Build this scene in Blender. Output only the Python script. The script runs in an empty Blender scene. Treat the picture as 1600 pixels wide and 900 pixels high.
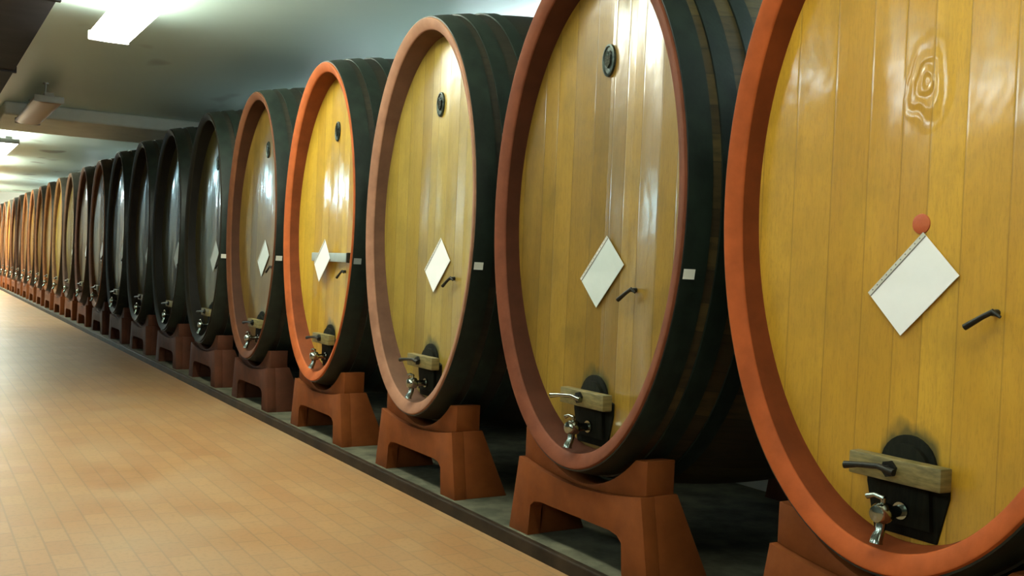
import bpy, bmesh, math, random
from mathutils import Vector, Matrix
S = bpy.context.scene
COL = S.collection
PI = math.pi

# ------------------------------------------------------------------ camera
CAM_Z = 1.49
cam_data = bpy.data.cameras.new('camera')
cam = bpy.data.objects.new('camera', cam_data); COL.objects.link(cam)
cam_data.sensor_width = 36.0
cam_data.lens = 1550.0 / 1600.0 * 36.0
cam_data.clip_start = .05; cam_data.clip_end = 300
row = Vector((-942, 69, -1550)).normalized()          # the row's direction seen from the camera
up = Vector((1, -.042, 0)).cross(row).normalized()
if up.y < 0: up = -up
right = row.cross(up)
m3 = Matrix((right, row, up))
cam.matrix_world = Matrix.Translation((0, 0, CAM_Z)) @ m3.to_4x4()
S.camera = cam

# ------------------------------------------------------------------ light and exposure
w = bpy.data.worlds.new('world'); S.world = w; w.use_nodes = True
w.node_tree.nodes['Background'].inputs[0].default_value = (.75, .85, 1, 1)
w.node_tree.nodes['Background'].inputs[1].default_value = .02
S.view_settings.view_transform = 'Standard'; S.view_settings.look = 'None'
S.view_settings.gamma = 1; S.view_settings.use_curve_mapping = False
S.view_settings.exposure = 0.0
TUBE_POWER = 29.0
TUBE_COLOR = (.98, 1.0, .84)
CEIL = 3.86
LAMP_Z = 3.64
# lamps: (x, first y, lit, strength factor)
LAMPS = [(1.6, -7.2, 1, .4), (1.6, 0.0, 1, .5), (1.6, 4.2, 1, .8), (1.6, 7.4, 1, 1), (1.6, 15.1, 0, 0), (1.6, 21.6, 1, 1.1),  # lamp before the nearest visible one is added for cask glare and ceiling light
         (1.6, 28.8, 1, 2), (1.6, 36.0, 1, 5), (1.6, 42.0, 1, 6),
         (5.55, 1.0, 1, .9), (5.55, 7.4, 1, .9), (5.55, 12.5, 1, .35), (5.55, 24.0, 1, .5), (5.55, 36.0, 1, 2.5),  # unseen row added behind the casks to brighten the ceiling above them
         (-3.4, -7.2, 1, .6), (-3.4, 0.0, 1, 1), (-3.0, 6.0, 1, .8), (-3.4, 15.1, 0, 0),  # unseen left row set by cask reflections, near ones added as frontal fill
         (-3.4, 21.6, 0, 0), (-3.4, 26.0, 1, 4), (-3.4, 36.0, 1, 2)]

# ------------------------------------------------------------------ node helpers
class NT:
    def __init__(s, name):
        s.m = bpy.data.materials.new(name); s.m.use_nodes = True
        s.t = s.m.node_tree; s.b = s.t.nodes['Principled BSDF']
    def n(s, typ, **kw):
        nd = s.t.nodes.new(typ)
        for k, v in kw.items(): setattr(nd, k, v)
        return nd
    def l(s, a, b): s.t.links.new(a, b)
    def val(s, nd, **kw):
        for k, v in kw.items(): nd.inputs[k.replace('_', ' ')].default_value = v
        return nd
    def coord(s, scale=(1, 1, 1), rot=(0, 0, 0), loc=(0, 0, 0)):
        tc = s.n('ShaderNodeTexCoord'); mp = s.n('ShaderNodeMapping')
        mp.inputs['Scale'].default_value = scale; mp.inputs['Rotation'].default_value = rot
        mp.inputs['Location'].default_value = loc
        s.l(tc.outputs['Object'], mp.inputs['Vector']); return mp.outputs[0]
    def noise(s, vec, scale, detail=3, rough=.55):
        nd = s.n('ShaderNodeTexNoise'); s.l(vec, nd.inputs['Vector'])
        nd.inputs['Scale'].default_value = scale; nd.inputs['Detail'].default_value = detail
        nd.inputs['Roughness'].default_value = rough
        return nd.outputs[0]
    def ramp(s, f, stops):
        r = s.n('ShaderNodeValToRGB'); e = r.color_ramp.elements
        while len(e) < len(stops): e.new(.5)
        for i, (p, c) in enumerate(stops):
            e[i].position = p; e[i].color = (*c, 1) if len(c) == 3 else c
        s.l(f, r.inputs[0]); return r.outputs[0]
    def mix(s, a, b, f, mode='MIX'):
        m = s.n('ShaderNodeMix', data_type='RGBA', blend_type=mode)
        for sock, v in ((m.inputs[6], a), (m.inputs[7], b), (m.inputs[0], f)):
            if hasattr(v, 'links'): s.l(v, sock)
            elif isinstance(v, (int, float)): sock.default_value = v
            else: sock.default_value = (*v, 1)
        return m.outputs[2]
    def math(s, op, a, b=None):
        m = s.n('ShaderNodeMath', operation=op)
        for sock, v in ((m.inputs[0], a), (m.inputs[1], b)):
            if v is None: continue
            if hasattr(v, 'links'): s.l(v, sock)
            else: sock.default_value = v
        return m.outputs[0]
    def bump(s, h, strength, dist=.01, prev=None):
        b = s.n('ShaderNodeBump'); b.inputs['Strength'].default_value = strength
        b.inputs['Distance'].default_value = dist
        s.l(h, b.inputs['Height'])
        if prev: s.l(prev, b.inputs['Normal'])
        return b.outputs[0]
    def fin(s, color=None, rough=None, metal=0, normal=None, coat=0, coat_rough=.1):
        for key, v in (('Base Color', color), ('Roughness', rough)):
            if v is None: continue
            if hasattr(v, 'links'): s.l(v, s.b.inputs[key])
            elif isinstance(v, (int, float)): s.b.inputs[key].default_value = v
            else: s.b.inputs[key].default_value = (*v, 1)
        s.b.inputs['Metallic'].default_value = metal
        if coat:
            s.b.inputs['Coat Weight'].default_value = coat; s.b.inputs['Coat Roughness'].default_value = coat_rough
        if normal:
            s.l(normal, s.b.inputs['Normal'])
            if coat: s.l(normal, s.b.inputs['Coat Normal'])
        return s.m

def mottled(name, c1, c2, scale=6, rough=.6, metal=0, bump=.2, stretch=(1, 1, 1), coat=0):
    t = NT(name); v = t.coord(stretch)
    f = t.noise(v, scale, 5, .6)
    return t.fin(t.mix(c1, c2, t.ramp(f, [(.35, (0, 0, 0)), (.68, (1, 1, 1))])), rough, metal,
                 t.bump(t.noise(v, scale * 7, 3), bump, .003), coat)

def dull(m, v=.15):
    m.node_tree.nodes['Principled BSDF'].inputs['Specular IOR Level'].default_value = v
    return m

def head_wood(name, light, dark, seed, gloss=.3, knot=False, tilts=1.0, boards=(), coatr=.13):
    """Vertical boards of uneven width under varnish."""
    t = NT(name)
    v = t.coord()
    sp = t.n('ShaderNodeSeparateXYZ'); t.l(v, sp.inputs[0])
    wob = t.noise(t.coord((1, .3, .5)), 1.2, 1)
    yy = t.math('ADD', t.math('ADD', sp.outputs['Y'], seed * 3.71), t.math('MULTIPLY', wob, .02))
    vc = t.n('ShaderNodeTexVoronoi', voronoi_dimensions='1D'); t.l(yy, vc.inputs['W'])
    vc.inputs['Scale'].default_value = 7.0; vc.inputs['Randomness'].default_value = .75
    ve = t.n('ShaderNodeTexVoronoi', voronoi_dimensions='1D', feature='DISTANCE_TO_EDGE'); t.l(yy, ve.inputs['W'])
    ve.inputs['Scale'].default_value = 7.0; ve.inputs['Randomness'].default_value = .75
    cs = t.n('ShaderNodeSeparateColor'); t.l(vc.outputs['Color'], cs.inputs[0])
    off = t.n('ShaderNodeCombineXYZ'); t.l(t.math('MULTIPLY', cs.outputs[1], 9.0), off.inputs[2])
    add = t.n('ShaderNodeVectorMath', operation='ADD'); t.l(t.coord((1, 26, 1.1)), add.inputs[0]); t.l(off.outputs[0], add.inputs[1])
    grain = t.noise(add.outputs[0], 2.2, 6, .65)
    blotch = t.noise(t.coord((1, 2.2, 1), loc=(seed, 0, seed)), 1.7, 3)
    base = t.mix(dark, light, t.ramp(cs.outputs[0], [(0.05, (.0, .0, .0)), (.95, (1, 1, 1))]))
    mid = tuple((a * .5 + b * .5) for a, b in zip(light, dark))
    base = t.mix(mid, base, .9)
    base = t.mix(base, tuple(c * .45 for c in dark), t.ramp(grain, [(.5, (0, 0, 0)), (.8, (.32, .32, .32))]))
    base = t.mix(base, tuple(min(1, c * 1.3) for c in light), t.ramp(blotch, [(.45, (0, 0, 0)), (.8, (.4, .4, .4))]))
    fleck = t.noise(t.coord((1, 60, 9), loc=(0, seed, 0)), 3, 3, .7)
    base = t.mix(base, tuple(c * .5 for c in dark), t.ramp(fleck, [(.48, (0, 0, 0)), (.75, (.38, .38, .38))]))
    patch = t.noise(t.coord((1, 1.5, 1.2), loc=(4, seed, 0)), 3.3, 5, .6)
    base = t.mix(base, (dark[0] * .75, dark[1] * .85, dark[2]), t.ramp(patch, [(.48, (0, 0, 0)), (.7, (.5, .5, .5))]))
    seam = t.ramp(ve.outputs['Distance'], [(0, (.5, .5, .5)), (.03, (0, 0, 0))])
    base = t.mix(base, tuple(c * .4 for c in dark), seam)
    # each board sits at its own slight angle and the varnish is rippled (heights in metres)
    # damp stain round the hatch and tap
    ds = t.coord((0, 4.2, 2.9), loc=(0, 0, -2.9 * .33)); ln2 = t.n('ShaderNodeVectorMath', operation='LENGTH'); t.l(ds, ln2.inputs[0])
    fz = t.math('ADD', ln2.outputs['Value'], t.math('MULTIPLY', t.noise(t.coord((1, 2, 1)), 3.5, 3), .9))
    base = t.mix(base, (.045, .05, .014), t.ramp(fz, [(.85, (.85, .85, .85)), (1.55, (0, 0, 0))]))
    tilt = t.math('MULTIPLY', t.math('SUBTRACT', yy, vc.outputs['W']), t.math('MULTIPLY', t.math('SUBTRACT', cs.outputs[2], .5), .26 * tilts))
    for (ya, yb, sl) in boards:                          # boards that sit at a stronger angle than their neighbours
        mk_ = t.math('MULTIPLY', t.math('GREATER_THAN', sp.outputs['Y'], ya), t.math('LESS_THAN', sp.outputs['Y'], yb))
        own = t.math('MULTIPLY', t.math('SUBTRACT', sp.outputs['Y'], (ya + yb) / 2), -sl)
        tilt = t.math('ADD', t.math('MULTIPLY', tilt, t.math('SUBTRACT', 1.0, mk_)), t.math('MULTIPLY', own, mk_))
    ripple = t.math('MULTIPLY', t.noise(t.coord((1, 2.2, 1.3), loc=(0, seed, 0)), 4.0, 2, .5), .0026)
    swell = t.math('MULTIPLY', t.noise(t.coord((1, 2.0, .7), loc=(0, seed, 2)), 1.6, 1), .022 if tilts > .2 else .002)
    nrm = t.bump(t.math('ADD', tilt, t.math('ADD', ripple, swell)), 1.0, 1.0)
    nrm = t.bump(t.ramp(ve.outputs['Distance'], [(0, (0, 0, 0)), (.05, (1, 1, 1))]), .3, .002, nrm)
    if knot:                                             # raised knot with varnish runs below it
        mp = t.coord((1, 9, 5.5), loc=(0, .0, -5.5 * knot))
        wv = t.n('ShaderNodeTexWave', wave_type='RINGS', rings_direction='X'); t.l(mp, wv.inputs['Vector'])
        wv.inputs['Scale'].default_value = .9; wv.inputs['Distortion'].default_value = 9; wv.inputs['Detail'].default_value = 2
        ln = t.n('ShaderNodeVectorMath', operation='LENGTH'); t.l(mp, ln.inputs[0])
        mask = t.ramp(ln.outputs['Value'], [(.5, (1, 1, 1)), (1.0, (0, 0, 0))])
        nrm = t.bump(t.math('MULTIPLY', t.math('ADD', wv.outputs['Fac'], t.noise(t.coord((1, 3, 1)), 9, 4)), mask), .4, .006, nrm)
    return t.fin(base, t.math('ADD', t.math('MULTIPLY', grain, .18), gloss + .02), 0, nrm, 1.0, coatr)

def stave_wood(name, c1, c2):
    """Long bent staves round the cask, seams running front to back."""
    t = NT(name)
    sp = t.n('ShaderNodeSeparateXYZ'); t.l(t.coord(loc=(0, 0, -1.2875)), sp.inputs[0])
    ang = t.math('ARCTAN2', t.math('MULTIPLY', sp.outputs['Y'], 1.6), sp.outputs['Z'])
    vc = t.n('ShaderNodeTexVoronoi', voronoi_dimensions='1D'); t.l(ang, vc.inputs['W']); vc.inputs['Scale'].default_value = 9
    ve = t.n('ShaderNodeTexVoronoi', voronoi_dimensions='1D', feature='DISTANCE_TO_EDGE'); t.l(ang, ve.inputs['W']); ve.inputs['Scale'].default_value = 9
    cs = t.n('ShaderNodeSeparateColor'); t.l(vc.outputs['Color'], cs.inputs[0])
    base = t.mix(c1, c2, cs.outputs[0])
    g = t.noise(t.coord((1.2, 12, 12)), 3, 4)
    base = t.mix(base, tuple(c * .4 for c in c1), t.ramp(g, [(.45, (0, 0, 0)), (.75, (.7, .7, .7))]))
    base = t.mix(base, (.012, .01, .006), t.ramp(ve.outputs['Distance'], [(0, (.8, .8, .8)), (.03, (0, 0, 0))]))
    return t.fin(base, .55, 0, t.bump(g, .3, .004))

# ------------------------------------------------------------------ materials
M = {}
def mk_floor():
    t = NT('terracotta_pavers')
    v = t.coord(rot=(0, 0, PI / 2))
    br = t.n('ShaderNodeTexBrick'); t.l(v, br.inputs['Vector'])
    br.inputs['Scale'].default_value = 1; br.inputs['Brick Width'].default_value = .25; br.inputs['Row Height'].default_value = .125
    br.inputs['Mortar Size'].default_value = .006; br.inputs['Mortar Smooth'].default_value = .4
    br.inputs['Color1'].default_value = (.35, .175, .07, 1); br.inputs['Color2'].default_value = (.39, .21, .085, 1)
    br.inputs['Mortar'].default_value = (.27, .15, .07, 1)
    wear = t.noise(v, 1.3, 4); fine = t.noise(v, 38, 3)
    c = t.mix(br.outputs['Color'], (.36, .25, .13), t.ramp(wear, [(.4, (0, 0, 0)), (.75, (.6, .6, .6))]))
    c = t.mix(c, (.22, .13, .06), t.ramp(fine, [(.5, (0, 0, 0)), (.8, (.5, .5, .5))]))
    n = t.bump(br.outputs['Fac'], -.25, .004); n = t.bump(fine, .2, .003, n)
    return t.fin(c, t.math('ADD', t.math('MULTIPLY', wear, .25), .28), 0, n)
M['floor'] = mk_floor()
def mk_ceil():
    t = NT('ceiling_plaster')
    v = t.coord()
    a = t.noise(v, .55, 3)
    c = t.mix((.66, .86, .79), (.74, .92, .86), a)
    st = t.noise(t.coord((1, .55, 1), loc=(3.1, .6, 0)), 1.15, 1, .3)
    c = t.mix(c, (.26, .31, .29), t.ramp(st, [(.70, (0, 0, 0)), (.76, (.8, .8, .8))]))
    n = t.bump(t.noise(t.coord((.3, .8, 1)), 1.1, 2), .5, .05)
    return t.fin(c, .42, 0, n)
M['ceil'] = mk_ceil()
M['wall'] = mottled('rough_plaster_wall', (.20, .22, .20), (.27, .29, .26), 2, .85)
M['far_wall'] = mottled('white_plaster_wall', (.70, .72, .70), (.78, .80, .78), 2, .8)
M['plinth'] = mottled('dirty_concrete', (.055, .056, .036), (.15, .14, .09), 5, .7, bump=.5)
M['wall_light'] = mottled('pale_concrete', (.5, .55, .52), (.62, .66, .62), 3, .7)
M['beam'] = mottled('white_painted_beam', (.78, .80, .72), (.86, .88, .8), 3, .6)
M['kerb'] = mottled('dark_kerb', (.016, .010, .005), (.045, .028, .014), 4, .6)
M['duct'] = mottled('dark_painted_duct', (.012, .013, .02), (.03, .028, .035), 3, .7)
M['hoop'] = mottled('green_black_painted_iron', (.004, .008, .005), (.012, .021, .014), 9, .42, .0, .15)
M['hoop_far'] = mottled('brown_black_painted_iron', (.018, .014, .008), (.035, .028, .017), 9, .5, .0, .15)
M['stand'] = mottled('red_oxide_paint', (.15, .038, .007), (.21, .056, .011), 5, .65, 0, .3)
M['stand_dark'] = mottled('dark_red_oxide_paint', (.055, .018, .008), (.09, .028, .012), 5, .7, 0, .3)  # darker red oxide for some stands and every rear frame
M['chrome'] = mottled('polished_steel', (.20, .23, .19), (.42, .45, .40), 12, .14, 1, .1)
M['iron'] = mottled('dark_iron', (.012, .013, .010), (.035, .034, .026), 20, .4, .6, .2)
M['badge'] = mottled('dark_bronze_badge', (.02, .03, .025), (.07, .09, .075), 40, .3, .7, .3)
M['door'] = mottled('shaded_dark_oak', (.004, .005, .002), (.011, .011, .005), 8, .75, 0, .3, (1, 8, 1))  # dark oak, blackened further with the shade under the crossbar
M['bar'] = mottled('weathered_oak', (.11, .09, .025), (.24, .18, .06), 7, .5, 0, .3, (1, 2, 9))
M['recess'] = mottled('stained_oak', (.05, .05, .018), (.11, .10, .035), 6, .45, 0, .2)
M['wax'] = mottled('red_wax', (.42, .07, .02), (.50, .12, .03), 14, .45)
M['paper'] = mottled('white_paper', (.86, .88, .86), (.93, .94, .93), 3, .35, 0, .05)
M['paper_shaded'] = mottled('shaded_white_paper', (.55, .62, .58), (.66, .72, .68), 3, .35, 0, .05)  # white paper with weaker light put into its colour
M['strip'] = mottled('clear_plastic_edge', (.55, .55, .48), (.68, .67, .6), 8, .2)
M['hole'] = mottled('slot_shadow', (.12, .12, .10), (.16, .15, .12), 8, .5)
M['tag'] = mottled('sticker_paper', (.70, .70, .58), (.8, .8, .7), 3, .5)
M['tag_grey'] = mottled('dulled_sticker_paper', (.18, .2, .18), (.24, .26, .24), 3, .5)
M['plate'] = mottled('grey_painted_board', (.30, .35, .32), (.38, .43, .4), 5, .4)
for q in ('stand', 'stand_dark', 'door', 'kerb', 'plinth'): dull(M[q])
M['fixture'] = mottled('enamelled_sheet_metal', (.42, .43, .40), (.5, .5, .47), 5, .4)
def mk_diff_off():
    t = NT('unlit_diffuser'); return t.fin((.42, .26, .13), .35)  # brown tint carries the floor's reflected orange
M['diffuser_off'] = mk_diff_off()
def mk_diff(f, col):
    t = NT('lit_diffuser'); t.fin((.8, .8, .8), .4)
    t.b.inputs['Emission Color'].default_value = (*col, 1); t.b.inputs['Emission Strength'].default_value = TUBE_POWER * f
    return t.m

# ------------------------------------------------------------------ mesh helpers
def link(name, bm, mat, parent=None, smooth=True, loc=None):
    me = bpy.data.meshes.new(name); bmesh.ops.recalc_face_normals(bm, faces=bm.faces); bm.to_mesh(me); bm.free()
    if smooth:
        for p in me.polygons: p.use_smooth = True
        me.set_sharp_from_angle(angle=math.radians(38))
    me.materials.append(mat)
    o = bpy.data.objects.new(name, me); COL.objects.link(o)
    if parent: o.parent = parent
    if loc: o.location = loc
    return o
def box(bm, a, b, mat=None):
    vs = [bm.verts.new((x, y, z)) for x in (a[0], b[0]) for y in (a[1], b[1]) for z in (a[2], b[2])]
    for f in ((0, 1, 3, 2), (4, 6, 7, 5), (0, 4, 5, 1), (2, 3, 7, 6), (0, 2, 6, 4), (1, 5, 7, 3)):
        bm.faces.new([vs[i] for i in f])
    return vs
def hexa(bm, p):       # eight points: bottom four, top four
    vs = [bm.verts.new(q) for q in p]
    for f in ((0, 3, 2, 1), (4, 5, 6, 7), (0, 1, 5, 4), (1, 2, 6, 5), (2, 3, 7, 6), (3, 0, 4, 7)):
        bm.faces.new([vs[i] for i in f])
def bevel(bm, w=.006, seg=2, ang=30):
    bmesh.ops.recalc_face_normals(bm, faces=bm.faces)
    es = [e for e in bm.edges if len(e.link_faces) == 2 and e.calc_face_angle(0) > math.radians(ang)]
    bmesh.ops.bevel(bm, geom=es, offset=w, segments=seg, affect='EDGES', profile=.5, clamp_overlap=True)
def prism_x(bm, pts, x0, x1):      # outline in YZ extruded along X
    a = [bm.verts.new((x0, y, z)) for y, z in pts]; b = [bm.verts.new((x1, y, z)) for y, z in pts]
    n = len(pts)
    fa = bm.faces.new(a); fb = bm.faces.new(b[::-1])
    for i in range(n): bm.faces.new((a[i], b[i], b[(i + 1) % n], a[(i + 1) % n]))
    bmesh.ops.triangulate(bm, faces=[fa, fb], ngon_method='EAR_CLIP')
def tube(bm, pts, radii, seg=14):
    """A round bar through points with a radius at each."""
    pts = [Vector(p) for p in pts]; rings = []
    if not isinstance(radii, (list, tuple)): radii = [radii] * len(pts)
    for i, p in enumerate(pts):
        d = (pts[min(i + 1, len(pts) - 1)] - pts[max(i - 1, 0)]).normalized()
        u = d.orthogonal().normalized() if i == 0 else (u - d * u.dot(d)).normalized()
        v = d.cross(u)
        rings.append([bm.verts.new(p + (u * math.cos(2 * PI * k / seg) + v * math.sin(2 * PI * k / seg)) * radii[i]) for k in range(seg)])
    for a, b in zip(rings, rings[1:]):
        for k in range(seg): bm.faces.new((a[k], a[(k + 1) % seg], b[(k + 1) % seg], b[k]))
    bm.faces.new(rings[0][::-1]); bm.faces.new(rings[-1])
def tag(o, label, cat, group=None, kind=None):
    if label: o['label'] = label
    if cat: o['category'] = cat
    if group: o['group'] = group
    if kind: o['kind'] = kind
def struct(name, bm, mat, smooth=False):
    o = link(name, bm, mat, smooth=smooth); o['kind'] = 'structure'; return o
def empty(name, loc):
    o = bpy.data.objects.new(name, None); o.empty_display_size = .1; o.location = loc; COL.objects.link(o); return o

# ------------------------------------------------------------------ the setting
Y0, Y1, XL, XR = -9.0, 47.0, -7.0, 6.2
PL = 2.803
bm = bmesh.new(); box(bm, (XL, Y0, -.1), (PL, Y1, 0)); struct('floor', bm, M['floor'])
bm = bmesh.new(); box(bm, (PL + .045, Y0, -.1), (XR, Y1, .07)); struct('trim_1', bm, M['plinth'])
bm = bmesh.new(); box(bm, (PL, Y0, -.1), (PL + .045, Y1, .073)); bevel(bm, .008); struct('trim_2', bm, M['kerb'])
bm = bmesh.new(); box(bm, (4.95, Y0, .07), (XR, Y1, .30)); struct('trim_3', bm, M['wall_light'])
bm = bmesh.new(); box(bm, (XL, Y0, CEIL), (XR, Y1, CEIL + .15)); struct('ceiling', bm, M['ceil'])
bm = bmesh.new(); box(bm, (1.25, 18.0, CEIL - .22), (XR, 20.4, CEIL)); bevel(bm, .03); struct('ceiling_beam', bm, M['beam'])
bm = bmesh.new(); box(bm, (XR, Y0, -.1), (XR + .15, Y1, CEIL + .15)); struct('wall_right', bm, M['wall'])
bm = bmesh.new(); box(bm, (XL - .15, Y0, -.1), (XL, Y1, CEIL + .15)); struct('wall_left', bm, M['wall'])
bm = bmesh.new(); box(bm, (XL - .15, Y1, -.1), (XR + .15, Y1 + .15, CEIL + .15)); struct('wall_far', bm, M['far_wall'])
bm = bmesh.new(); box(bm, (XL - .15, Y0 - .15, -.1), (XR + .15, Y0, CEIL + .15)); struct('wall_near', bm, M['wall'])
# dark duct running under the ceiling along the aisle
bm = bmesh.new(); box(bm, (.05, Y0 + .02, CEIL - .30), (1.0, Y1 - .02, CEIL - .004)); bevel(bm, .015)
for k in range(14):
    y = Y0 + 2 + k * 4
    box(bm, (.03, y, CEIL - .32), (1.02, y + .06, CEIL - .004))
d = link('air_duct', bm, M['duct']); tag(d, 'dark boxed duct running along the ceiling at the upper left', 'duct')

# ------------------------------------------------------------------ ceiling lamps
LW, LL, LH = .19, 2.95, .13
def lamp_meshes():
    bm = bmesh.new(); box(bm, (-.06, .02, -.03), (.06, LL - .02, .02)); bevel(bm, .006)
    hou = link('housing', bm, M['fixture'])
    bm = bmesh.new(); n = 28; rings = []
    for y, k in ((.028, .0), (.032, .6), (.05, .9), (.08, 1), (LL - .08, 1), (LL - .05, .9), (LL - .032, .6), (LL - .028, .0)):
        rg = []
        for i in range(n):
            c, q = math.cos(2 * PI * i / n), math.sin(2 * PI * i / n)
            e = lambda v: math.copysign(abs(v) ** .75, v)
            rg.append(bm.verts.new((LW * e(c) * (.9 + .1 * k), y, -.075 + .052 * e(q) * k)))
        rings.append(rg)
    for a, b in zip(rings, rings[1:]):
        for i in range(n): bm.faces.new((a[i], a[(i + 1) % n], b[(i + 1) % n], b[i]))
    bmesh.ops.remove_doubles(bm, verts=bm.verts, dist=1e-5)
    dif = link('diffuser', bm, M['diffuser_off'])
    out = [hou, dif]
    for y in (.0, LL - .03):
        bm = bmesh.new(); box(bm, (-LW + .0, y, -.12), (LW - .0, y + .03, -.025)); bevel(bm, .012)
        out.append(link('end_cap', bm, M['fixture']))
    for y in (.5, LL - .5):
        bm = bmesh.new(); tube(bm, [(0, y, .018), (0, y, CEIL - LAMP_Z)], .011, 8); tube(bm, [(0, y, CEIL - LAMP_Z - .02), (0, y, CEIL - LAMP_Z)], .04, 16)
        out.append(link('hanger', bm, M['fixture']))
    return out
LM = lamp_meshes()
lamp_labels = {
    (1.6, 7.4): 'large glowing white ceiling lamp at the upper left, nearest one in the picture',
    (1.6, 15.1): 'unlit brownish ceiling lamp box between the two glowing lamps',
    (1.6, 21.6): 'glowing ceiling lamp at the left edge, beyond the unlit lamp box',
    (1.6, 28.8): 'lit ceiling lamp just beyond the second glowing lamp, far down the cellar',
    (1.6, 36.0): 'lit ceiling lamp far down the aisle, last but one along the casks',
    (1.6, 42.0): 'lit ceiling lamp at the far end of the cellar, above the last casks'}
POS = {1.0: 'nearest the viewpoint', 12.5: 'behind the dark olive casks', 24.0: 'far down the row', 6.0: 'slightly ahead of the viewpoint', 26.0: 'far down the aisle', 4.2: 'added for light directly before the nearest visible lamp', -7.2: 'well behind the viewpoint', 0.0: 'right over the viewpoint', 7.4: 'level with the nearest glowing one', 15.1: 'level with the unlit one',
       21.6: 'level with the second glowing lamp', 28.8: 'a little beyond the second glowing lamp', 36.0: 'near the far end of the cellar', 42.0: ''}
mats = {}
first = True
for (x, y, lit, f) in LAMPS:
    r = empty('ceiling_lamp', (x, y, LAMP_Z))
    side = 'over the aisle\'s left half' if x < 0 else 'added unseen behind the casks' if x > 5 else 'above the aisle'
    tag(r, lamp_labels.get((x, y), '%s ceiling lamp %s, %s' % ('lit' if lit else 'unlit', side, POS[y])),
        'ceiling lamp', 'ceiling lamps along the aisle')
    for src in LM:
        o = src if first else src.copy()
        if not first: COL.objects.link(o)
        o.parent = r
        if src is LM[1]:
            key = (f, x < 0 or x > 5)
            if lit and key not in mats: mats[key] = mk_diff(f, (.55, .88, 1.0) if y == 26.0 else (.80, .95, 1.0) if x < 0 or x > 5 else TUBE_COLOR)
            o.material_slots[0].link = 'OBJECT'; o.material_slots[0].material = mats[key] if lit else M['diffuser_off']
    first = False

# ------------------------------------------------------------------ casks
A, B, CZ = .80, 1.2875, 1.2875      # half width, half height, local centre height
LEN, BULGE = 2.3, .115
XF = 2.81                            # plane of the front rims
ZB = 1.805 - B                       # height of the rim's lowest point
def sc(t): return 1 + BULGE * (1 - ((t - LEN / 2) / (LEN / 2)) ** 2)
def ell(a, b, th): return (a * math.sin(th), CZ + b * math.cos(th))
def rings_mesh(bm, prof, seg=128, closed=False):
    """prof: (x, half width, half height)"""
    R = []
    for (x, a, b) in prof:
        R.append([bm.verts.new((x, *ell(a, b, 2 * PI * k / seg))) for k in range(seg)])
    pairs = list(zip(R, R[1:])) + ([(R[-1], R[0])] if closed else [])
    for p, q in pairs:
        for k in range(seg): bm.faces.new((p[k], p[(k + 1) % seg], q[(k + 1) % seg], q[k]))
    return R
def head_x(y): return .112 + .055 * (1 - (y / (A - .083)) ** 2)

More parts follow.
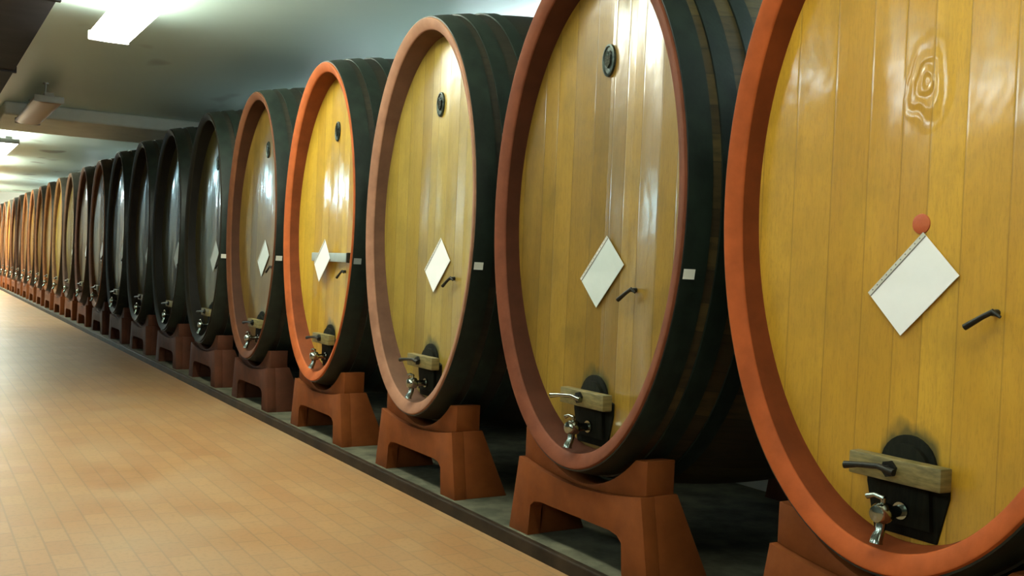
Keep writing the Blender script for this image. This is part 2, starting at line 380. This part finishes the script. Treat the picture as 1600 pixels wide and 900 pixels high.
def barrel_meshes():
    P = {}
    bm = bmesh.new(); n = 26
    prof = [(.008 + (LEN - .016) * i / n, A * sc(LEN * i / n) - .002, B * sc(LEN * i / n) - .002) for i in range(n + 1)]
    R = rings_mesh(bm, prof + [(LEN - .008, A - .09, B - .09), (LEN - .1, A - .10, B - .10)])
    bm.faces.new(R[-1])
    P['staves'] = link('staves', bm, M['hoop'])
    # painted rim: rounded front annulus and the inner wall down to the head
    bm = bmesh.new()
    rings_mesh(bm, [(.03, A + .004, B + .004), (.008, A + .003, B + .003), (.001, A - .003, B - .003), (.0, A - .010, B - .010),
                    (.026, A - .066, B - .066), (.030, A - .071, B - .071), (.036, A - .073, B - .073), (.07, A - .06, B - .06), (.06, A - .02, B - .02)], closed=True)
    P['rim'] = link('rim', bm, M['stand'])
    bm = bmesh.new()
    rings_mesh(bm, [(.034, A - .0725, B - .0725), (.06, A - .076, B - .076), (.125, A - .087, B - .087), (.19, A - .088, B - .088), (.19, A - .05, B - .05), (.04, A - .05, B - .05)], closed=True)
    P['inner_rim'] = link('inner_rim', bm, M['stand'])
    bm = bmesh.new(); seg = 96; rr = 22; c = bm.verts.new((head_x(0), 0, CZ)); prev = None
    for i in range(1, rr + 1):
        f = i / rr; ring = []
        for k in range(seg):
            y, z = ell((A - .082) * f, (B - .082) * f, 2 * PI * k / seg); ring.append(bm.verts.new((head_x(y), y, z)))
        if prev is None:
            for k in range(seg): bm.faces.new((c, ring[k], ring[(k + 1) % seg]))
        else:
            for k in range(seg): bm.faces.new((prev[k], prev[(k + 1) % seg], ring[(k + 1) % seg], ring[k]))
        prev = ring
    P['head'] = link('head', bm, M['hoop'])
    for p in P['head'].data.polygons: p.use_smooth = True
    P['hoop'] = []
    bands = [(.012, .135), (.185, .285), (.375, .465)]
    bands += [(LEN - b, LEN - a) for a, b in bands]
    for (t0, t1) in bands:
        bm = bmesh.new(); pr = []
        for i in range(4):
            t = t0 + (t1 - t0) * i / 3; pr.append((t, A * sc(t) + .008, B * sc(t) + .008))
        pr = [(t0, A * sc(t0) - .001, B * sc(t0) - .001)] + pr + [(t1, A * sc(t1) - .001, B * sc(t1) - .001)]
        rings_mesh(bm, pr)
        P['hoop'].append(link('hoop', bm, M['hoop']))
    # small oval badge high on the head, framed, with a raised device
    xb = head_x(0)
    bm = bmesh.new(); seg = 36
    def oval(x, a, b, zc): return [bm.verts.new((x, a * math.sin(2 * PI * k / seg), zc + b * math.cos(2 * PI * k / seg) * (1 if math.cos(2 * PI * k / seg) > 0 else 1.12))) for k in range(seg)]
    zc = 2.56 - ZB
    R = [oval(xb + .003, .052, .078, zc), oval(xb - .012, .050, .076, zc), oval(xb - .014, .042, .067, zc), oval(xb - .008, .038, .062, zc)]
    for p, q in zip(R, R[1:]):
        for k in range(seg): bm.faces.new((p[k], p[(k + 1) % seg], q[(k + 1) % seg], q[k]))
    bm.faces.new(R[-1])
    P['badge'] = link('badge', bm, M['badge'])
    bm = bmesh.new()
    prism_x(bm, [(-.022, zc + .02), (.022, zc + .02), (.02, zc - .02), (0, zc - .045), (-.02, zc - .02)], xb - .016, xb - .006)
    for dy in (-.016, 0, .016): tube(bm, [(xb - .007, dy, zc + .024), (xb - .015, dy, zc + .042)], [.006, .003], 8)
    P['crest'] = link('crest', bm, M['chrome'])
    # hatch: arched dark door widened to the bar's painted shadow, wooden crossbar, bolt lever, tap
    zt, zb = .975 - ZB, .625 - ZB
    def arch(hw, z0, zs, ztop, n=14): return [(-hw * 1.15, z0), (hw * 1.15, z0), (hw, zs)] + [(hw * math.cos(PI * i / n), zs + (ztop - zs) * math.sin(PI * i / n)) for i in range(1, n)] + [(-hw, zs)]
    bm = bmesh.new(); ar = arch(.112, zb, zt - .11, zt)[2:]
    prism_x(bm, [(-.125, zb + .0), (.125, zb + .0), (.165, zt - .19), (.165, zt - .125)] + ar + [(-.165, zt - .125), (-.165, zt - .19)], xb - .012, xb + .02); bevel(bm, .004)
    P['hatch'] = link('hatch', bm, M['door'])
    bm = bmesh.new(); prism_x(bm, arch(.098, zb + .04, zt - .125, zt - .03), xb - .032, xb - .01); bevel(bm, .008)
    P['hatch_panel'] = link('hatch_panel', bm, M['door'])
    zc2 = .862 - ZB
    bm = bmesh.new(); x1 = xb - .035
    hexa(bm, [(x1 - .055, -.185, zc2 - .045), (x1, -.19, zc2 - .045), (x1, .19, zc2 - .045), (x1 - .055, .185, zc2 - .045),
              (x1 - .055, -.185, zc2 + .035), (x1, -.19, zc2 + .035), (x1, .19, zc2 + .035), (x1 - .055, .185, zc2 + .035)]); bevel(bm, .006)
    P['crossbar'] = link('crossbar', bm, M['bar'])
    bm = bmesh.new()
    tube(bm, [(xb - .02, 0.01, zc2), (x1 - .085, .01, zc2)], .013)
    tube(bm, [(x1 - .052, .01, zc2), (x1 - .068, .01, zc2)], .03, 6)
    P['bolt'] = link('bolt', bm, M['iron'])
    bm = bmesh.new()
    tube(bm, [(x1 - .080, -.03, zc2 - .006), (x1 - .078, .05, zc2 + .004), (x1 - .085, .15, zc2 - .004), (x1 - .09, .215, zc2 - .014)], [.012, .011, .010, .014])
    P['lever'] = link('lever', bm, M['iron'])
    zt2 = .715 - ZB
    bm = bmesh.new()
    tube(bm, [(xb - .02, .0, zt2), (xb - .042, .0, zt2)], .030, 20)
    tube(bm, [(xb - .04, 0, zt2), (xb - .10, 0, zt2 - .002)], .020)
    tube(bm, [(xb - .10, 0, zt2), (xb - .108, 0, zt2), (xb - .125, 0, zt2), (xb - .15, 0, zt2), (xb - .165, 0, zt2), (xb - .17, 0, zt2)], [.02, .034, .037, .036, .028, .012], 18)
    tube(bm, [(xb - .135, 0, zt2 - .02), (xb - .14, 0, zt2 - .06), (xb - .155, 0, zt2 - .085), (xb - .158, 0, zt2 - .1)], [.018, .017, .021, .023], 14)
    P['tap'] = link('tap', bm, M['chrome'])
    bm = bmesh.new()
    tube(bm, [(xb - .13, 0, zt2 + .03), (xb - .13, 0, zt2 + .052)], .009, 10)
    tube(bm, [(xb - .13, -.005, zt2 + .05), (xb - .13, .035, zt2 + .056), (xb - .13, .066, zt2 + .045)], [.010, .008, .011], 10)
    P['tap_handle'] = link('tap_handle', bm, M['chrome'])
    # tasting spigot: a small bent iron lever
    bm = bmesh.new(); ys, zs = -.30, 1.385 - ZB; xs = head_x(ys)
    tube(bm, [(xs + .004, ys, zs + .03), (xs - .03, ys, zs + .03)], [.013, .010], 10)
    tube(bm, [(xs - .028, ys - .03, zs + .018), (xs - .032, ys - .005, zs + .034), (xs - .036, ys + .03, zs + .014), (xs - .04, ys + .085, zs - .022)], [.005, .010, .009, .011], 10)
    P['spigot'] = link('spigot', bm, M['iron'])
    bm = bmesh.new(); t0, t1 = .022, .078; zz = 1.50 - ZB
    def onside(t, z, off): s = sc(t); return -(A * s + off) * math.sqrt(1 - ((z - CZ) / (B * s + off)) ** 2)
    vs = [bm.verts.new((t, onside(t, z, .0105 if t < t1 + 1 else .01), z)) for t, z in ((t0, zz - .022), (t1, zz - .022), (t1, zz + .022), (t0, zz + .022))]
    vs2 = [bm.verts.new((v.co.x, v.co.y + .0018, v.co.z)) for v in vs]
    bm.faces.new(vs); bm.faces.new(vs2[::-1])
    for i in range(4): bm.faces.new((vs[i], vs[(i + 1) % 4], vs2[(i + 1) % 4], vs2[i]))
    P['sticker'] = link('sticker', bm, M['tag'], smooth=False)
    return P

# ---- saddle stand (local origin on the plinth under the rim plane)
def stand_meshes():
    P = {}
    z0 = .07
    def low(y): return .42 + .055 * (abs(y) / .525) ** 2
    top = [(.525 * c, low(.525 * c)) for c in [1 - i / 8 for i in range(17)]]     # from +.525 to -.525
    arch = [(-.41, z0), (-.41, .20), (-.395, .235), (-.36, .262), (-.3, .272), (.3, .272), (.36, .262), (.395, .235), (.41, .20), (.41, z0)]
    pts = [(.60, z0)] + top + [(-.60, z0)] + arch
    bm = bmesh.new(); prism_x(bm, [(y, z - z0) for y, z in pts], .09, .17); bevel(bm, .006, 2, 40)
    P['front_frame'] = link('front_frame', bm, M['stand'])
    f = 1.062
    def cur(y): return 1.805 - B * f * math.sqrt(1 - (y / (A * f)) ** 2)
    up_ = []; yy = .52
    n = 22; ye = .432
    up_ = [(.52, .635)] + [(ye * (1 - 2 * i / n), min(.635, cur(ye * (1 - 2 * i / n)))) for i in range(n + 1)] + [(-.52, .635)]
    lo = [(-.52 * (1 - 2 * i / 16), low(.52 * (1 - 2 * i / 16)) + .001) for i in range(17)]
    bm = bmesh.new(); prism_x(bm, [(y, z - z0) for y, z in up_ + lo], .125, .29); bevel(bm, .004, 2, 40)
    P['saddle'] = link('saddle', bm, M['stand'])
    for s in (-1, 1):
        bm = bmesh.new()
        b = [(.171, .41), (.171, .60), (.46, .60), (.46, .41)]; t = [(.171, .41), (.171, .525), (.31, .525), (.31, .41)]
        hexa(bm, [(x, s * y, 0) for x, y in b] + [(x, s * y, .475 - z0) for x, y in t]); bevel(bm, .006)
        P['leg%d' % s] = link('leg', bm, M['stand'])
    bm = bmesh.new()
    prism_x(bm, [(y, z - z0) for y, z in pts], LEN - .25, LEN - .10)
    prism_x(bm, [(y, z - z0) for y, z in up_ + lo], LEN - .25, LEN - .112)
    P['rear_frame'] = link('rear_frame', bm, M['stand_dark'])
    return P

# ---- punched plastic sleeve with a white sheet, hung by one corner
def sheet_meshes():
    W, H = .205, .305
    def frame(a): return (math.cos(a), math.sin(a))
    bm = bmesh.new(); box(bm, (-.0015, -W / 2 + .0, -H / 2), (.0015, W / 2 - .016, H / 2))
    sh = link('paper_sheet', bm, M['paper'], smooth=False)
    bm = bmesh.new(); box(bm, (-.002, W / 2 - .015, -H / 2), (.001, W / 2, H / 2))
    st = link('binding_strip', bm, M['strip'], sh, smooth=False)
    bm = bmesh.new()
    box(bm, (-.0028, W / 2 - .0185, -H / 2 + .001), (.0012, W / 2 - .0150, H / 2 - .001))
    for i in range(11): box(bm, (-.0028, W / 2 - .009, -H / 2 + .022 + i * .026 - .002), (-.001, W / 2 - .0055, -H / 2 + .022 + i * .026 + .003))
    ho = link('punch_holes', bm, M['hole'], st, smooth=False)
    return sh, st, ho

# light wood, dark wood, rim colour pair, gloss, hoops
def rimmat(i, c): return dull(mottled('rim_paint_%d' % i, tuple(v * .8 for v in c), tuple(min(1, v * 1.15) for v in c), 6, .62, 0, .25))
gold = ((.62, .36, .075), (.40, .215, .035))
SPEC = [  # head light, head dark, rim colour, gloss
    ((.80, .47, .07), (.58, .30, .03), (.40, .085, .018), .30),
    ((.46, .28, .065), (.25, .145, .03), (.17, .05, .022), .27),
    ((.46, .33, .10), (.32, .205, .05), (.30, .145, .085), .30),
    ((.74, .48, .085), (.54, .31, .04), (.42, .10, .026), .34),
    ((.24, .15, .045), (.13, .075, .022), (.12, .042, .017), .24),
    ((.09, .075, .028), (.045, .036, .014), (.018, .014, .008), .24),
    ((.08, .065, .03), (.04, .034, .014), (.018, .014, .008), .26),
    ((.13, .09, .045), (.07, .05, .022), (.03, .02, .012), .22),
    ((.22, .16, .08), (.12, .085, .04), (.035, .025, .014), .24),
    ((.40, .25, .09), (.24, .14, .045), (.26, .10, .035), .24),
    ((.34, .20, .07), (.20, .11, .035), (.16, .06, .025), .24),
    ((.36, .26, .13), (.22, .15, .07), (.12, .06, .03), .28),
    ((.74, .48, .10), (.5, .3, .05), (.26, .12, .04), .32),
    ((.70, .38, .08), (.5, .24, .04), (.34, .12, .03), .32)]
random.seed(5)
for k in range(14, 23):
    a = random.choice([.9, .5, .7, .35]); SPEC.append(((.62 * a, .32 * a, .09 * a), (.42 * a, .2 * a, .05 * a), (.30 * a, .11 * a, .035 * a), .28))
HEADS = ['golden oak cask with orange-red rim, closest and cut by the right edge',
 'brown-gold cask with dull red-brown rim, glaring white highlight near its top',
 'pale golden cask with dusty pinkish rim, behind the brown-gold glaring one',
 'bright yellow-gold cask with orange rim and a grey board behind its sheet',
 'darker brown cask with a pale bluish glare patch, left of the bright yellow-gold cask',
 'dark olive cask with dark rim, directly left of the cask with the bluish glare patch',
 'very dark cask, second left of the one with the bluish glare patch',
 'dark cask with a long bright edge highlight, third left of the bluish glare one',
 'dark tan cask, fourth left of the one with the bluish glare patch',
 'tan cask with orange-brown rim and white highlight, left of the run of dark casks',
 'brown cask with white highlight, next beyond the tan orange-rimmed cask',
 'greyish tan cask, second beyond the tan orange-rimmed cask',
 'bright yellow cask far down the row, nearer of the two brightest distant ones',
 'bright orange-yellow cask far down the row, farther of the two brightest distant ones']
ORD = ['first', 'second', 'third', 'fourth', 'fifth', 'sixth', 'seventh', 'eighth', 'ninth']
for i in range(9): HEADS.append('distant narrow brown cask, %s beyond the bright orange-yellow cask' % ORD[i] if i < 8 else 'last brown cask at the far end of the row')
SHORT = ['the closest golden cask', 'the brown-gold cask with the glaring highlight', 'the pale golden pink-rimmed cask', 'the bright yellow-gold orange-rimmed cask',
 'the brown cask with bluish glare patch', 'the dark olive cask left of the bluish glare one', 'the dark cask second left of the bluish glare one',
 'the dark cask third left of the bluish glare one', 'the dark tan cask fourth left of the bluish glare one', 'the tan orange-rimmed cask beyond the dark ones',
 'the brown cask just beyond the tan orange-rimmed one', 'the greyish cask second beyond the tan orange-rimmed one', 'the nearer of the two brightest distant casks',
 'the farther of the two brightest distant casks'] + ['the %s distant cask beyond the bright orange-yellow one' % ORD[i] for i in range(8)] + ['the last cask of the row']

BP, SP, (SH, ST, HO) = barrel_meshes(), stand_meshes(), sheet_meshes()
for o in (list(v for k, v in BP.items() if k != 'hoop') + BP['hoop'] + list(SP.values()) + [SH, ST, HO]): COL.objects.unlink(o)
def inst(src, parent, mat=None, label=None, dx=0.0):
    o = src.copy(); COL.objects.link(o); o.parent = parent; o.location.x = dx; o.matrix_parent_inverse = Matrix.Identity(4)
    if mat:
        o.material_slots[0].link = 'OBJECT'; o.material_slots[0].material = mat
    if label: o['label'] = label
    return o
ROT = [45, 44, 46, 50, 47] + [45] * 30
YC = lambda k: 2.195 + 1.842 * k
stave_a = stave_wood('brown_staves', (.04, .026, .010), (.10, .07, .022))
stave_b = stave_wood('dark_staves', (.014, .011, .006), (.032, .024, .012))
for k in range(23):
    Y = YC(k); sx = -.035 if k == 8 else -.055 if k == 9 else -.045 if k > 9 else 0.0   # how much shallower the head sits
    li, dk, rc, gl = SPEC[k]
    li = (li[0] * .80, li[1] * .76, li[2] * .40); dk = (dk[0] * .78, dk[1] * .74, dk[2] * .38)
    r = empty('wine_cask', (XF, Y, ZB)); tag(r, HEADS[k], 'wine cask', 'large oval casks in a row')
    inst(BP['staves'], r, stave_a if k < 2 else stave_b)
    inst(BP['rim'], r, rimmat(k, rc))
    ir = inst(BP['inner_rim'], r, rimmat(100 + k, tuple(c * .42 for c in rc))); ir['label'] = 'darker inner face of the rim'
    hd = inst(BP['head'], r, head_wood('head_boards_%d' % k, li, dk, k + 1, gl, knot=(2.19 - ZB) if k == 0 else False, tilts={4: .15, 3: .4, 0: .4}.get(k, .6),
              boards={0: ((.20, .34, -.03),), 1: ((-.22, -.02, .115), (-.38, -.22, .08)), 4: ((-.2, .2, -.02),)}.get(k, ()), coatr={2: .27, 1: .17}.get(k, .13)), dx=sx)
    for h in BP['hoop']: inst(h, r, M['hoop'] if k < 9 else M['hoop_far'])
    if k > 0:
        b = inst(BP['badge'], r, dx=sx)
        if k < 6: inst(BP['crest'], b)
    ht = inst(BP['hatch'], r, dx=sx)
    inst(BP['hatch_panel'], ht); cb = inst(BP['crossbar'], r, dx=sx)
    inst(BP['bolt'], cb); lv = inst(BP['lever'], cb, M['chrome'] if k == 1 else None)
    if k == 0: lv.scale.y = .8
    tp = inst(BP['tap'], r, dx=sx); inst(BP['tap_handle'], tp)
    inst(BP['spigot'], r, dx=sx)
    if k in (1, 2, 3, 4, 5): inst(BP['sticker'], r, M['tag_grey'] if k == 3 else M['tag'])
    if k == 0:
        bm = bmesh.new(); z = 1.705 - ZB
        tube(bm, [(head_x(0) + .002, .0, z), (head_x(0) - .004, .0, z), (head_x(0) - .006, .0, z)], [.036, .034, .026], 24)
        o = link('wax_seal', bm, M['wax'], r); o['label'] = 'round red wax seal'
    if k == 3:
        bm = bmesh.new(); z = 1.525 - ZB
        box(bm, (.122, -.40, z - .036), (head_x(.4) + .0 , .40, z + .036)); bevel(bm, .005)
        o = link('board', bm, M['plate'], r); o['label'] = 'grey horizontal board'
        bm = bmesh.new(); box(bm, (.114, -.43, z - .04), (head_x(.43) + .004, -.398, z + .04)); bevel(bm, .004)
        link('bracket', bm, M['iron'], o)
    # saddle stand
    s = empty('barrel_stand', (XF - .03, Y, .07)); tag(s, 'red-brown arched saddle stand under ' + SHORT[k], 'stand', 'saddle stands under the casks')
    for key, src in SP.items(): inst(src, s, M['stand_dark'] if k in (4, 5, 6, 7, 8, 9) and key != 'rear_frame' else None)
    # sheet
    sh = SH.copy(); COL.objects.link(sh)
    dy = [0.02, -.02, -.05, .13, .02][k] if k < 5 else 0.0
    sh.location = (XF + sx + (head_x(abs(dy) + .17) - .006 if k != 3 else .116), Y + dy, 1.495)
    sh.rotation_euler = (math.radians(ROT[k]), 0, 0)
    sh.material_slots[0].link = 'OBJECT'; sh.material_slots[0].material = M['paper_shaded'] if k in (1, 4, 5, 6, 7, 8) else M['paper']
    tag(sh, 'white paper diamond on ' + SHORT[k], 'paper sheet', 'sheets hung on the casks')
    if k < 6:
        st = inst(ST, sh); inst(HO, st)
